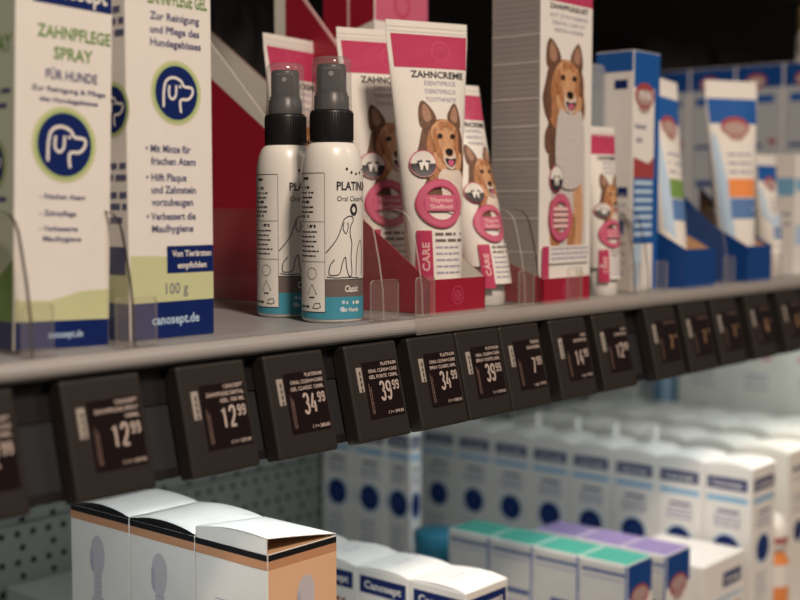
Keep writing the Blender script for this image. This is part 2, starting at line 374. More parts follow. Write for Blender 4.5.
# ------------------------------------------------------------------ printed motifs
def dog_badge(b, F, cx, cy, r, halo=MINT):
    b.poly(F, ell(cx, cy, r*1.20), PALEG, 1); b.poly(F, ell(cx, cy, r*1.10), halo, 2); b.poly(F, ell(cx, cy, r), NAVY, 3)
    S = lambda pts: [(cx+r*x, cy+r*y) for x, y in pts]
    b.stroke(F, S(smooth_open([(-.62, -.55), (-.60, .05), (-.48, .42), (-.16, .56), (.20, .46), (.36, .26), (.72, .22), (.76, .02), (.56, -.20), (.22, -.24), (.16, -.42), (.20, -.72)])), r*.105, WHITE, 4)
    b.stroke(F, S(smooth_open([(-.34, .26), (-.36, -.10), (-.20, -.24), (-.04, -.08), (-.02, .28)])), r*.095, WHITE, 4)
    b.poly(F, ell(cx+r*.16, cy+r*.24, r*.06, n=10), WHITE, 4)
def tooth_badge(b, F, cx, cy, r, L=None, k0=6, ry=1.0):
    b.poly(F, ell(cx, cy, r*1.08, r*1.08*ry), ROSED, k0, L); b.poly(F, ell(cx, cy, r, r*ry), WHITE, k0+1, L)
    b.poly(F, ell(cx, cy, r, r*ry, 16, math.pi*1.0, math.pi*2.0), BLACKT, k0+2, L)
    S = [(-.40, .10), (-.30, .22), (-.1, .16), (.1, .16), (.30, .22), (.40, .10), (.34, -.2), (.28, -.55), (.14, -.50), (.05, -.12), (-.05, -.12), (-.14, -.50), (-.28, -.55), (-.34, -.2)]
    b.poly(F, [(cx+x*r, cy+y*r*ry) for x, y in S], WHITE, k0+3)
    b.poly(F, [(cx+r*x, cy+r*y*ry) for x, y in [(-.55, .20), (-.15, .30), (-.15, .12), (-.5, .08)]], BLACKT, k0+4); b.poly(F, [(cx+r*x, cy+r*y*ry) for x, y in [(.55, .20), (.15, .30), (.15, .12), (.5, .08)]], BLACKT, k0+4)
def collie(b, F, cx, cy, s, L=.004, k0=1, clip=None, sy=1.0, sx=1.0):
    """head and ruff; units are the crop pixels of the photo, centred on the face"""
    T = lambda pts, sm=True: [(cx+(x-338)*s*sx, cy-(y-290)*s*sy) for x, y in (smooth(pts, 3) if sm else pts)]
    def pg(pts, m, k, sm=True):
        P = T(pts, sm)
        if clip: P = [(min(max(x, clip[0]), clip[1]), max(y, clip[2])) for x, y in P]
        b.poly(F, P, m, k0+k, L)
    pg([(225, 225), (205, 300), (192, 360), (205, 430), (225, 470), (205, 520), (215, 600), (300, 610), (330, 480), (250, 250)], FURD, 0)
    pg([(245, 215), (292, 186), (345, 186), (402, 212), (424, 270), (426, 330), (434, 400), (420, 462), (398, 508), (340, 522), (258, 490), (222, 430), (210, 350), (222, 280)], FUR, 1)
    pg([(400, 215), (420, 270), (420, 340), (428, 410), (412, 470), (398, 420), (400, 330), (394, 270)], FURD, 2)
    pg([(240, 215), (222, 240), (212, 300), (208, 360), (216, 420), (236, 450), (240, 380), (236, 300), (252, 240)], FURD, 1.5)
    pg([(232, 97), (214, 125), (209, 175), (216, 220), (250, 240), (292, 190), (272, 135)], FURD, 2); pg([(236, 112), (226, 150), (232, 190), (250, 200), (268, 180), (260, 140)], EAR, 3)
    pg([(392, 104), (364, 132), (347, 182), (392, 235), (416, 215), (412, 150)], FURD, 2); pg([(389, 120), (370, 145), (362, 182), (392, 200), (402, 160)], EAR, 3)
    pg([(262, 225), (300, 192), (344, 190), (388, 225), (396, 280), (385, 340), (372, 385), (340, 415), (305, 385), (280, 330), (262, 280)], FURL, 4)
    pg([(268, 240), (285, 232), (292, 300), (310, 350), (300, 378), (272, 330)], FUR, 5); pg([(392, 240), (376, 235), (368, 300), (364, 350), (376, 372), (390, 320)], FUR, 5)
    pg([(282, 345), (300, 385), (322, 412), (300, 432), (270, 400), (262, 350)], FURL, 4); pg([(392, 345), (380, 385), (364, 412), (390, 430), (408, 395), (410, 350)], FURL, 4)
    pg([(300, 200), (332, 196), (372, 205), (365, 240), (335, 222), (305, 240)], FUR, 5)
    pg([(305, 420), (340, 425), (400, 430), (418, 500), (420, 620), (300, 620), (290, 520), (275, 460)], FURW, 5)
    pg([(312, 330), (340, 318), (368, 330), (376, 370), (362, 412), (346, 424), (322, 410), (310, 372)], FURW, 6)
    pg([(320, 318), (340, 308), (362, 318), (366, 350), (340, 362), (316, 350)], FURL, 7)
    for ex in (299, 365):
        b.poly(F, [(cx+(x-338)*s*sx, cy-(y-290)*s*sy) for x, y in ell(ex, 264, 15, 13, 12)], FURD, k0+7); b.poly(F, [(cx+(x-338)*s*sx, cy-(y-290)*s*sy) for x, y in ell(ex, 264, 9, 9, 10)], BLACKM, k0+8)
    pg([(322, 330), (340, 322), (358, 330), (357, 348), (340, 358), (324, 348)], BLACKM, 8)
    pg([(318, 368), (345, 374), (372, 368), (366, 398), (346, 412), (326, 398)], BLACKM, 8)
    pg([(330, 382), (346, 378), (362, 382), (356, 400), (346, 406), (334, 400)], ROSE, 9); pg([(326, 398), (346, 412), (366, 398), (360, 416), (346, 422), (332, 415)], FURW, 9)

def carton_mesh(w, d, h, m=None, arch=0, bev=.0007):
    b = MB(); b.box(-w/2, w/2, -d/2, d/2, 0, h, m or WHITE, bev)
    if arch:      # bulging lid flap with its edge
        n = 8; pts = [(-d/2+.0003, h)]+[(-d/2+.0003+(d-.0006)*i/n, h+arch*math.sin(math.pi*(i/n)**.8)) for i in range(1, n)]+[(d/2-.0003, h)]
        b.prism(pts, m or WHITE, 'x', -w/2+.0004, w/2-.0004)
    return b

# ------------------------------------------------------------------ upper shelf: the two tall dental-care cartons
w, d, h = .0555, .040, .205
cx, yf = .3620, .533
c = thing('spray_carton', (cx, yf+d/2, ZS), 'white dog dental spray carton with blue round badge, leftmost on the upper shelf', 'box')
c.rotation_euler = (0, .034, 0)
b = carton_mesh(w, d, h); F = front(w, d); V = lambda z: z+.072; X = lambda x: x-cx-.0025
b.rect(F, X(.346), X(.3915), V(.0965), V(.118), NAVY); b.text(F, 'Canosept', X(.3688), V(.1005), .0095, WHITE, w=.040)
b.text(F, 'ZAHNPFLEGE', X(.3697), V(.0805), .0062, GREEN, w=.0425); b.text(F, 'SPRAY', X(.3690), V(.0705), .0062, GREEN, w=.0225)
b.text(F, 'FÜR HUNDE', X(.3682), V(.0605), .0048, GREYT, w=.0300)
b.text(F, 'Zur Reinigung & Pflege', X(.3668), V(.0545), .0024, GREYT, w=.043); b.text(F, 'des Hundegebisses', X(.3668), V(.0495), .0024, GREYT, w=.034)
dog_badge(b, F, X(.3643), V(.0290), .0156)
for i, (s, z, ww) in enumerate([('- frischen Atem', .0022, .026), ('- Zahnpflege', -.0060, .021), ('- Verbesserte', -.0135, .022), ('  Maulhygiene', -.0185, .022)]):
    b.text(F, s, X(.3505 if i < 3 else .3525), V(z), .0026, GREYT, w=ww, align='l')
b.poly(F, [(-w/2+.0006, .012), (w/2-.0006, .012), (w/2-.0006, V(-.0425)), (.010, V(-.0435)), (-.008, V(-.0480)), (-w/2+.0006, V(-.0470))], PALEG, 1)
b.rect(F, -w/2+.0006, w/2-.0006, .0006, .0142, NAVY, 2); b.text(F, 'canosept.de', X(.3560), .0058, .0036, PSKY, w=.020, lift=3, align='l')
G = left(w, d)
b.rect(G, -d/2+.0006, d/2-.0006, .0006, h-.0006, PGREEN, 1); b.rect(G, -d/2+.0006, d/2-.0006, .0006, .0142, NAVY, 2); b.rect(G, -.016, .0165, V(.100), V(.116), NAVY, 2)
b.text(G, 'SPRAY', .004, V(.0720), .0085, GREEN, w=.026); dog_badge(b, G, -.001, V(.018), .0120); b.poly(G, [(-d/2+.0006, .014), (d/2-.0006, .014), (d/2-.0006, .045), (0, .030), (-d/2+.0006, .026)], GREEN, 2)
for z in (.052, .045, .0): b.greek(G, -.014, .016, V(z), .0024, GREYT)
b.build('carton', c)

w, d, h = .0570, .040, .205
cx, yf = .4295, .530
c = thing('gel_carton', (cx, yf+d/2, ZS), 'white dental gel carton marked 100 g, right of the leftmost spray carton', 'box')
b = carton_mesh(w, d, h); F = front(w, d); X = lambda x: x-cx
b.rect(F, -.022, .023, V(.114), V(.128), NAVY); b.text(F, 'Canosept', 0, V(.117), .008, WHITE, w=.036)
b.text(F, 'ZAHNPFLEGE GEL', X(.4350), V(.1040), .0068, GREEN, w=.0400)
for s, z, ww in [('Zur Reinigung', .0958, .0330), ('und Pflege des', .0888, .0330), ('Hundegebisses', .0822, .0340)]: b.text(F, s, X(.4165), V(z), .0040, GREYT, w=ww, align='l')
dog_badge(b, F, X(.4333), V(.0585), .0142)
for s, z, ww in [('• Mit Minze für', .0270, .0300), ('  frischen Atem', .0205, .0300), ('• Hilft Plaque', .0120, .0270), ('  und Zahnstein', .0055, .0300), ('  vorzubeugen', -.0010, .0280), ('• Verbessert die', -.0085, .0330), ('  Maulhygiene', -.0150, .0280)]:
    b.text(F, s, X(.4125 if s[0] == '•' else .4158), V(z), .0040, GREYT, w=ww, align='l')
b.poly(F, [(-w/2+.0006, .012), (w/2-.0006, .012), (w/2-.0006, V(-.0265)), (.008, V(-.0290)), (-.012, V(-.0275)), (-w/2+.0006, V(-.0270))], PALEG, 1)
b.rect(F, X(.4255), w/2-.0006, V(-.0370), V(-.0225), NAVY, 2); b.text(F, 'Von Tierärzten', X(.4425), V(-.0282), .0034, WHITE, w=.0270, lift=3); b.text(F, 'empfohlen', X(.4425), V(-.0345), .0034, WHITE, w=.020, lift=3)
b.text(F, '100 g', X(.4320), V(-.0480), .0062, GREYT, w=.0150, bold=False)
b.rect(F, -w/2+.0006, w/2-.0006, .0006, V(-.0520), NAVY, 2); b.text(F, 'canosept.de', X(.4310), V(-.0638), .0052, PSKY, w=.0320, lift=3)
G = left(w, d); b.rect(G, -d/2+.0006, d/2-.0006, .0006, V(-.0520), NAVY, 2); b.rect(G, -d/2+.0006, d/2-.0006, V(-.0520), V(-.028), PALEG, 1); b.rect(G, -.003, d/2-.003, V(-.0370), V(-.0225), NAVY, 2)
dog_badge(b, G, .008, V(.0485), .0120)
for z in (.098, .092, .086, .012, .003, -.003, -.010, .018): b.greek(G, .002, .019, V(z), .0030, GREYT)
b.build('carton', c)

# ------------------------------------------------------------------ spray bottles
def spray_bottle(loc, label, rz=0):
    t = thing('spray_bottle', loc, label, 'bottle', rz, 'white dental spray bottles')
    R = .0190
    prof = [(.0150, 0), (.0178, .0004), (.0186, .0016), (R, .0035), (R, .088)]
    prof += [(R-(R-.0125)*(1-math.cos(a)), .088+.0205*math.sin(a)) for a in [math.pi/2*i/10 for i in range(1, 10)]]+[(.0120, .1095)]
    b = MB(); b.lathe(prof, BOTTLE, 72)
    C = lambda a, z, k: ((R+k*EPS)*math.sin(a/R), -(R+k*EPS)*math.cos(a/R), z)     # a: arc length from the front
    D = lambda g: math.radians(g)*R
    b.rect(C, D(-59), D(235), .0262, .0267, BLACKT, 1, .003)
    b.rect(C, D(-180), D(180), .0025, .0160, TEAL, 1, .003); b.rect(C, D(-180), D(180), .0160, .0262, TAUPE, 1, .003)
    b.rect(C, D(-121), D(-59), .0068, .0905, BOTTLE, 2, .003)
    for u0, u1, v0, v1 in [(-121, -59, .0901, .0905), (-121, -59, .0066, .0070), (-59.8, -59, .0066, .0905), (-121, -120.2, .0066, .0905), (-121, -59, .0610, .0613), (-121, -59, .0370, .0373)]: b.rect(C, D(u0), D(u1), v0, v1, BLACKT, 3, .003)
    z = .0865
    b.rect(C, D(-108), D(-93), z, z+.0014, BLACKT, 3, .003)
    for i in range(7): b.greek(C, D(-117), D(-117+(36 if i % 3 else 26)), .081-i*.0029, .0010 if i % 3 else .0015, BLACKT, 3, seed=i)
    for i in range(7): b.greek(C, D(-117), D(-117+(46 if i % 2 else 40)), .0575-i*.0029, .0009 if i else .0018, BLACKT, 3, seed=i+9)
    cx, cz = D(-86), .0300; b.ring(C, cx, cz, .0036, .0033, BLACKT, 3)
    tri = [(cx-.0034, .0175), (cx+.0034, .0175), (cx, .0235)]; b.stroke(C, tri, .0007, BLACKT, 3, True); b.greek(C, cx-.002, cx+.002, .0150, .0010, BLACKT, 3)
    b.greek(C, D(-117), D(-90), .0092, .0013, BLACKT, 3); b.stroke(C, [(D(-84), .0090), (D(-80), .0118), (D(-70), .0122), (D(-68), .0098), (D(-74), .0088), (D(-84), .0090)], .0006, BLACKT, 3)
    for i in range(5): a = (i-2)*.34; b.poly(C, ell(.0125*math.sin(a)*.9+.001, .1015-.0125*math.cos(a)+.001, .00085, n=8), BLACKT, 2)
    b.text(C, 'PLATINUM', .0010, .0802, .0052, BLACKT, w=.0270); b.text(C, 'Oral Clean+Care', .0010, .0735, .0032, BLACKT, w=.0265, bold=False)
    b.ring(C, -.0010, .0685, .0029, .0014, BLACKT, 2, 1.3)
    Dg = [(D(-58), .0425), (D(-46), .0470), (D(-36), .0520), (D(-29), .0580), (D(-24), .0625), (D(-14), .0645), (D(-6), .0640), (D(-5), .0615), (D(-10), .0590), (D(-12), .0540), (D(-8), .0480), (D(-10), .0400), (D(-8), .0300), (D(-14), .0285), (D(-19), .0330), (D(-22), .0400), (D(-28), .0360), (D(-33), .0300), (D(-45), .0290), (D(-52), .0300), (D(-50), .0350), (D(-42), .0385)]
    b.stroke(C, smooth_open(Dg, 4), .00055, BLACKT, 2)
    b.stroke(C, smooth_open([(D(-24), .0610), (D(-26), .0570), (D(-20), .0540), (D(-16), .0580), (D(-17), .0610)], 4), .0005, BLACKT, 2)
    b.stroke(C, smooth_open([(D(2), .0285), (D(4), .0400), (D(8), .0460), (D(16), .0500), (D(22), .0430), (D(20), .0290)], 4), .0005, BLACKT, 2)
    b.stroke(C, smooth_open([(D(-56), .0282), (D(-40), .0275), (D(-20), .0278), (D(10), .0272)], 4), .0005, BLACKT, 2)
    b.text(C, 'Classic', D(-8), .0190, .0040, WHITE, w=.0100); b.text(C, 'für Hunde', D(-10), .0070, .0026, WHITE, w=.012)
    b.poly(C, ell(D(-28), .0085, .0018, n=5), PSKY, 2); b.poly(C, ell(D(-26), .0128, .0013, n=5), PSKY, 2); b.greek(C, D(-20), D(10), .0115, .0018, WHITE, 2)
    b.build('bottle_body', t)
    b = MB(); pr = [(.0118, .1085), (.0129, .1090), (.0131, .1100)]
    b.lathe([(.0116, .1088), (.0130, .1090), (.0131, .1098), (.0131, .1272), (.0127, .1282), (.0105, .1284)], BLACK, 64)
    for i in range(48):
        a = 2*math.pi*i/48; x, y = .0131*math.cos(a), .0131*math.sin(a)
        b.box(x-.00018, x+.00018, y-.00018, y+.00018, .1105, .1268, BLACK)
    b.build('collar', t)
    b = MB(); b.lathe([(.0108, .1285), (.0106, .1370), (.0098, .1378), (.0098, .1395), (.0092, .1397), (.0090, .1545), (.0084, .1562), (.0002, .1565)], NOZZLE, 40)
    b.M = Matrix.Rotation(math.radians(-48), 4, 'Z'); b.box(-.0060, .0060, -.0100, 0, .1397, .1540, NOZZLE, .0012)
    b.M = Matrix.Identity(4)
    nz = b.build('nozzle', t)
    b = MB(); b.M = Matrix.Rotation(math.radians(-48), 4, 'Z'); FN = lambda u, v, k: (u, -.0100-k*EPS, v); b.poly(FN, ell(0, .1500, .0016, n=16), mat('nozzle_insert', (.30, .31, .33), .3), 1); b.ring(FN, 0, .1500, .0022, .0017, BLACK, 1); b.build('spray_hole', nz)
    b = MB(); b.lathe([(.0122, .1286), (.0120, .1560), (.0113, .1592), (.0096, .1605), (.0002, .1608)], CAPM, 48); b.build('clear_cap', t)
    return t
sb = spray_bottle((.5590, .5365, ZS), 'front white spray bottle with black collar and clear cap, right one of the two')
dup(sb, (.5660, .5840, ZS), 'rear white spray bottle, standing left of and behind the front spray bottle')

# ------------------------------------------------------------------ crimson display trays
def tray(X0, X1, yf, lip, label, wall, D=.30):
    t = thing('display_tray', ((X0+X1)/2, yf, ZS), label, 'display tray'); w = X1-X0; th = .0006
    b = MB(); b.box(-w/2, w/2, 0, D, 0, th, RED); b.build('tray_floor', t)
    b = MB(); b.box(-w/2, w/2, 0, th, th, lip, RED, .0001); G = lambda u, v, k: (u, -k*EPS, v)
    b.rect(lambda u, v, k: (u, th+k*EPS, v), -w/2+.001, w/2-.001, .001, lip, CREAM, 1)
    b.ring(G, 0, lip*.5, .0062, .0056, ROSED, 1); b.ring(G, 0, lip*.5, .0036, .0028, ROSED, 1); b.rect(G, -.0004, .0004, lip*.35, lip*.66, ROSED, 1); b.rect(G, -.0025, .0025, lip*.48, lip*.52, ROSED, 1)
    b.rect(lambda u, v, k: (u, v, lip+k*EPS*.3), -w/2, w/2, 0, th, CREAM, 1)
    b.build('tray_lip', t)
    for s in (-1, 1):
        b = MB(); x = s*(w/2)-(th if s > 0 else 0); 
        b.prism([(y-yf, z) for y, z in wall['red']], RED, 'x', x, x+th)
        if wall.get('white') and s < 0: b.prism([(y-yf, z) for y, z in wall['white']], CREAM, 'x', x, x+th)
        Fi = lambda u, v, k: (x+(th+k*EPS if s < 0 else -k*EPS), u, v)
        b.poly(Fi, [(y-yf, z) for y, z in wall['red']], CREAM, 1)
        b.build('tray_side', t)
    return t
Zr = lambda z: z+.072
wall1 = {'red': [(.517, 0), (.80, 0), (.80, Zr(.142)), (.669, Zr(.053)), (.517, Zr(-.050))], 'white': [(.645, Zr(.0368)), (.80, Zr(.142)), (.80, Zr(.190)), (.7226, Zr(.114)), (.669, Zr(.0615))]}
tray(.629, .6895, .517, .0225, 'crimson cardboard tray holding the toothpaste tubes behind the spray bottles', wall1)
# trays behind, with taller backs
def tray2(X0, X1, yf, lip, label, top):
    wall = {'red': [(yf, 0), (.600, 0), (.600, .085), (.545, .030), (yf, lip)]}
    return tray(X0, X1, yf, lip, label, wall, .09)
tray2(.7500, .8120, .5105, .018, 'crimson cardboard tray in front of the tall collie carton', [(.560, .045), (.86, .245)])
b = MB(); x0, x1 = 0, .0006
b.prism([(.56, .002), (.712, .002), (.712, Zr(.172)), (.705, Zr(.168)), (.648, Zr(.1065)), (.62, Zr(.072)), (.585, .06)], RED, 'x', 0, .0006)
b.prism([(.705, Zr(.168)), (.648, Zr(.1065)), (.62, Zr(.072)), (.6185, Zr(.074)), (.6465, Zr(.1085)), (.7035, Zr(.170))], PALEPINK, 'x', 0, .0006)
b.prism([(.56, .002), (.56, .02), (.585, .06), (.60, .06), (.60, .002)], CREAM, 'x', .0008, .0012)
b.prism([(.712, .002), (.724, .002), (.724, Zr(.176)), (.712, Zr(.172))], CREAM, 'x', 0, .0006)
o = b.build('display_card'); o.location = (.6905, 0, ZS); tag(o, 'crimson cardboard divider standing upright behind the rear toothpaste tube', 'cardboard divider')
# a taller care-set carton at the back
w, d, h = .064, .055, .26
c = thing('care_carton', (.757, .650+d/2, ZS), 'crimson banded carton standing behind the two big toothpaste tubes', 'box')
b = carton_mesh(w, d, h); F = front(w, d); G = left(w, d)
b.rect(F, -w/2+.0006, w/2-.0006, .2120, h-.0006, ROSE); b.ring(F, 0, .226, .010, .007, ROSED, 2)
b.poly(G, [(-d/2+.0006, h-.0006), (-d/2+.0006, .198), (d/2-.0006, .212), (d/2-.0006, h-.0006)], RED, 1)
b.rect(G, -.001, .0015, .150, .25, PALEPINK, 2)
b.build('carton', c)

# ------------------------------------------------------------------ toothpaste tubes
def tube_body(b, hw0, hw1, th0, z0, z1, lean, body, crimp=.011, nseg=40, nz=14):
    """z0 bottom (round) to z1 top (crimped flat); lean = backward shift at the top"""
    def sec(z):
        t = min(1, max(0, (z-z0)/(z1-crimp-z0))); hw = hw0+(hw1-hw0)*t; th = th0*(1-t**1.6)+.0007*t**1.6 if t < 1 else .0007
        return hw, th, lean*(z-z0)/(z1-z0)
    zs = [z0+(z1-crimp-z0)*i/nz for i in range(nz+1)]+[z1]
    vs = []; fs = []
    for z in zs:
        hw, th, dy = sec(z)
        for i in range(nseg):
            a = 2*math.pi*i/nseg; ca, sa = math.cos(a), math.sin(a)
            vs.append((hw*ca, dy+th*sa, z))
    for k in range(len(zs)-1):
        for i in range(nseg): fs.append((k*nseg+i, k*nseg+(i+1) % nseg, (k+1)*nseg+(i+1) % nseg, (k+1)*nseg+i))
    b.add(vs, fs, body, True)
    n = len(zs)-1; b.add(vs[:nseg], [tuple(reversed(range(nseg)))], body); b.add(vs[n*nseg:], [tuple(range(nseg))], body)
    def F(u, v, k):       # u in -1..1 across the tube, v height
        hw, th, dy = sec(v); u = max(-.985, min(.985, u)); return (u*hw, dy-th*math.sqrt(1-u*u)-k*EPS*1.3, v)
    return F, sec
def tube(name, loc, rz, label, s=1.0, hw0=.0175, hw1=.0315, z0=.014, z1=.194, lean=.012, crushed=False, group=None):
    t = thing(name, loc, label, 'tube', rz, group)
    b = MB(); F, sec = tube_body(b, hw0, hw1, hw0*.92, z0, z1, lean, WHITE2)
    H = z1
    for i in range(2): b.rect(F, -.98, .98, H-.0045-i*.003, H-.0040-i*.003, GREYLINE, 1, .05)
    # print coordinates measured on the large tube: u over the half width there
    q = lambda u, z: (u, z*s if s != 1 else z)
    K = H/.194
    b.rect(F, -.90, .97, .1625*K, .1850*K, PINK, 1, .06)
    b.ring(F, .28, .1740*K, .24, .20, ROSED, 2, .0075*K/.24, L=.1); b.text(F, 'CARE', .28, .1722*K, .0030*K, ROSED, w=.2)
    b.text(F, 'ZAHNCREME', .17, .1560*K, .0046*K, BLACKT, w=1.40)
    for i, sx in enumerate(['DENTIFRICE', 'DENTIFRICO', 'TOOTHPASTE']): b.text(F, sx, .22, (.1510-i*.0055)*K, .0030*K, LTEXT, w=.85, bold=False)
    # collie portrait: the map below turns metres into tube coordinates
    def FM(x, z, k): hw = sec(z)[0]; return F(x/hw, z, k)
    sc = .000142*K
    collie(b, FM, .0080*K, .1130*K, sc, L=.004, k0=1, sx=1.12, clip=(-.0265*K, .0270*K, .050*K))
    tooth_badge(b, FM, -.0118*K, .0980*K, .0084*K, L=None, k0=11)
    rx, rz_ = -.0010*K, .0715*K
    b.ring(FM, rx, rz_, .0172*K, .0115*K, ROSED, 11, .95, L=.006); b.ring(FM, rx, rz_, .0163*K, .0125*K, ROSE, 12, .95, L=.006)
    b.rect(FM, rx-.0115*K, rx+.0115*K, rz_-.0050*K, rz_+.0055*K, ROSE, 12, .006); b.text(FM, 'Thymian', rx, rz_+.0010*K, .0028*K, PALEPINK, w=.0170*K, lift=13); b.text(FM, 'Salbei', rx, rz_-.0034*K, .0028*K, PALEPINK, w=.0170*K, lift=13)
    b.rect(FM, -.0178*K, .0175*K, .0195*K, .0535*K, WHITE2, 10, .004)
    b.rect(FM, -.0178*K, -.0090*K, .0160*K, .0535*K, PINK, 11, .004)
    FV = lambda u, v, k: FM(-.0112*K-v, .0265*K+u, k); b.text(FV, 'CARE', 0, 0, .0040*K, PALEPINK, w=.0190*K, align='l', lift=12)
    for i in range(7): b.greek(FM, -.0070*K, (.0150 if i < 2 else .0120)*K, (.0500-i*.0042)*K, (.0020 if i < 2 else .0013)*K, TAUPE if i < 2 else LTEXT, 12, seed=i)
    b.build('tube_body', t)
    b = MB(); r = hw0*.86; b.lathe([(r*.92, 0), (r, .0008), (r, z0-.001), (r*.9, z0+.0006), (r*.3, z0+.001)], WHITE2, 40)
    b.build('cap', t)
    return t
A0 = math.radians(-21.7)
tb = tube('toothpaste_tube', (.6625, .5395, ZS+.0007), A0, 'large front toothpaste tube with collie portrait and crimson CARE panel, standing in the crimson tray', group='dog toothpaste tubes')
dup(tb, (.6680, .5900, ZS+.0007), 'second toothpaste tube, directly behind and left of the large front tube', A0)
dup(tb, (.6630, .6660, ZS+.0007), 'rearmost toothpaste tube, seen behind the two spray bottles', math.radians(9))
t4 = tube('toothpaste_tube', (.7200, .5420, ZS), math.radians(-8), 'smaller toothpaste tube leaning between the CARE tube and the collie carton', hw0=.0185, hw1=.0225, z0=.028, z1=.158, lean=.028, group='dog toothpaste tubes')
t5 = tube('toothpaste_tube', (.8560, .5260, ZS), math.radians(-10), 'slim crimson banded tube just right of the tall collie carton', hw0=.0130, hw1=.0160, z0=.022, z1=.132, lean=.004, group='dog toothpaste tubes')

# ------------------------------------------------------------------ tall collie carton
w, d, h = .0690, .0440, .235
cx, yf = .7975, .5230
c = thing('care_carton', (cx, yf+d/2, ZS+.0007), 'tall white carton with seated collie on its front and grey side panel', 'box')
b = carton_mesh(w, d, h); F = front(w, d); G = left(w, d)
b.rect(F, -w/2+.0006, w/2-.0006, .2190, h-.0006, PINK); b.text(F, 'ZAHNPFLEGE-SET', .002, .2135, .0038, BLACKT, w=.052)
for i, s in enumerate(['KIT D\'HYGIENE', 'DENTAL CARE KIT', 'DENTAL HYGIENE']): b.text(F, s, .002, .2075-i*.0052, .0028, LTEXT, w=.05-.006*i, bold=False)
S = lambda pts: [(x, z) for x, z in pts]
# body of the seated dog
b.poly(F, smooth([(-.019, .130), (-.024, .112), (-.022, .095), (-.020, .075), (-.021, .050), (-.014, .030), (.014, .030), (.026, .034), (.026, .070), (.025, .100), (.023, .128), (.010, .140), (-.010, .140)]), FURG, 1)
b.poly(F, smooth([(-.021, .122), (-.024, .108), (-.022, .096), (-.016, .100), (-.013, .118)]), FURD, 2)
b.poly(F, smooth([(-.022, .072), (-.022, .052), (-.018, .034), (-.010, .032), (-.008, .060), (-.012, .072)]), FUR, 2)
b.poly(F, smooth([(.010, .090), (.020, .088), (.023, .060), (.020, .036), (.013, .036), (.011, .060)]), FURL, 2)
b.poly(F, smooth([(.002, .030), (.010, .032), (.012, .060), (.004, .062)]), FUR, 2)
sc = .000165
collie(b, F, .0020, .1600, sc, L=None, k0=3, sy=1.0, sx=1.42)
b.poly(F, smooth([(-.012, .140), (.004, .136), (.018, .140), (.023, .112), (.016, .085), (-.010, .085), (-.017, .110)]), FURG, 12)
tooth_badge(b, F, -.0150, .0895, .0080, k0=12, ry=1.15)
b.ring(F, -.0090, .0610, .0155, .0098, ROSED, 12, 1.15); b.ring(F, -.0090, .0610, .0143, .0112, ROSE, 13, 1.15)
for i in range(4): b.rect(F, -.0185, .0010, .0535+i*.0042, .0560+i*.0042, PALEPINK, 13)
b.rect(F, -.033, .030, .0270, .0400, WHITE, 12); b.rect(F, -.033, -.0240, .002, .0400, PINK, 13)
for i in range(3): b.greek(F, -.0210, .0290, .0370-i*.0036, .0016, LTEXT, 13, seed=i)
b.rect(G, -d/2+.0006, d/2-.0006, .0006, h-.0006, GREYSIDE, 1)
for z in (.193, .173, .147, .127, .103, .080, .060, .035): b.rect(G, -d/2+.001, d/2-.001, z, z+.0012, GREYLINE, 3)
r = random.Random(3)
for i in range(56):
    z = .010+i*.0040; b.greek(G, -.019, .019, z, .0008, mat('grey_text_small', (.29, .28, .28), .5), 2, seed=i, wid=1.2)
b.build('carton', c)

# clear blister beside it
b = MB(); b.box(-.0155, .0155, -.006, .006, 0, .186, BLIST, .0045, 4); b.box(-.0100, .0100, -.004, .004, .01, .055, mat('pale_card_insert', (.6, .6, .6)), .001)
o = b.build('plastic_blister'); o.location = (.8890, .5600, ZS); tag(o, 'translucent plastic blister pack standing behind the slim banded tube', 'blister pack')

# ------------------------------------------------------------------ blue and white dental cartons and trays (right)
def oval_logo(b, F, cx, cz, rx, ry, k=3):
    b.poly(F, ell(cx, cz, rx, ry), REDP, k); b.poly(F, ell(cx, cz-ry*.15, rx*.86, ry*.62), LOGO, k+1); b.poly(F, ell(cx, cz-ry*.85, rx*.62, ry*.55, 16), LOGO, k-1); b.text(F, 'TRIXIE', cx, cz-ry*.25, ry*.6, WHITE, w=rx*1.3, lift=k+2)
w, d, h = .0430, .0360, .1965
cx, yf = .9275, .5300
c = thing('dental_carton', (cx, yf+d/2, ZS), 'nearest blue topped white carton with blue text panel, right of the slim tube', 'box')
b = carton_mesh(w, d, h, arch=0); F = front(w, d); G = left(w, d)
b.rect(F, -w/2+.0006, w/2-.0006, h-.030, h-.0006, BLUE); b.rect(F, w/2-.009, w/2-.0006, .0006, h-.03, BLUE)
oval_logo(b, F, -.004, h-.036, .0155, .0105)
b.text(F, 'Dental', -.010, h-.063, .0040, GREYT, w=.017); b.text(F, 'Gel', -.012, h-.074, .0040, GREYT, w=.010)
b.poly(F, [(-w/2+.001, .093), (w/2-.009, .093), (w/2-.009, .111), (.004, .105), (-w/2+.001, .110)], REDP, 2)
b.rect(F, -w/2+.001, w/2-.009, .0390, .093, BLUE, 2)
for i in range(7): b.rect(F, -w/2+.003, w/2-.011, .045+i*.0070, .0490+i*.0070, PSKY, 3)
b.poly(F, smooth([(-w/2+.003, .004), (-w/2+.002, .034), (-.006, .038), (-.010, .004)], 3), PSKY, 2)
b.rect(G, -d/2+.0006, d/2-.0006, h-.017, h-.0006, BLUE); b.rect(G, .000, .0125, h-.031, h-.0235, NAVY); b.rect(G, .004, .0135, h-.119, h-.111, NAVY)
for i in range(9): b.greek(G, -.012, .012, .014+i*.008, .002, LTEXT, seed=i)
b.rect(G, -.006, .011, .0480, .0580, BLUED, 2); b.build('carton', c)

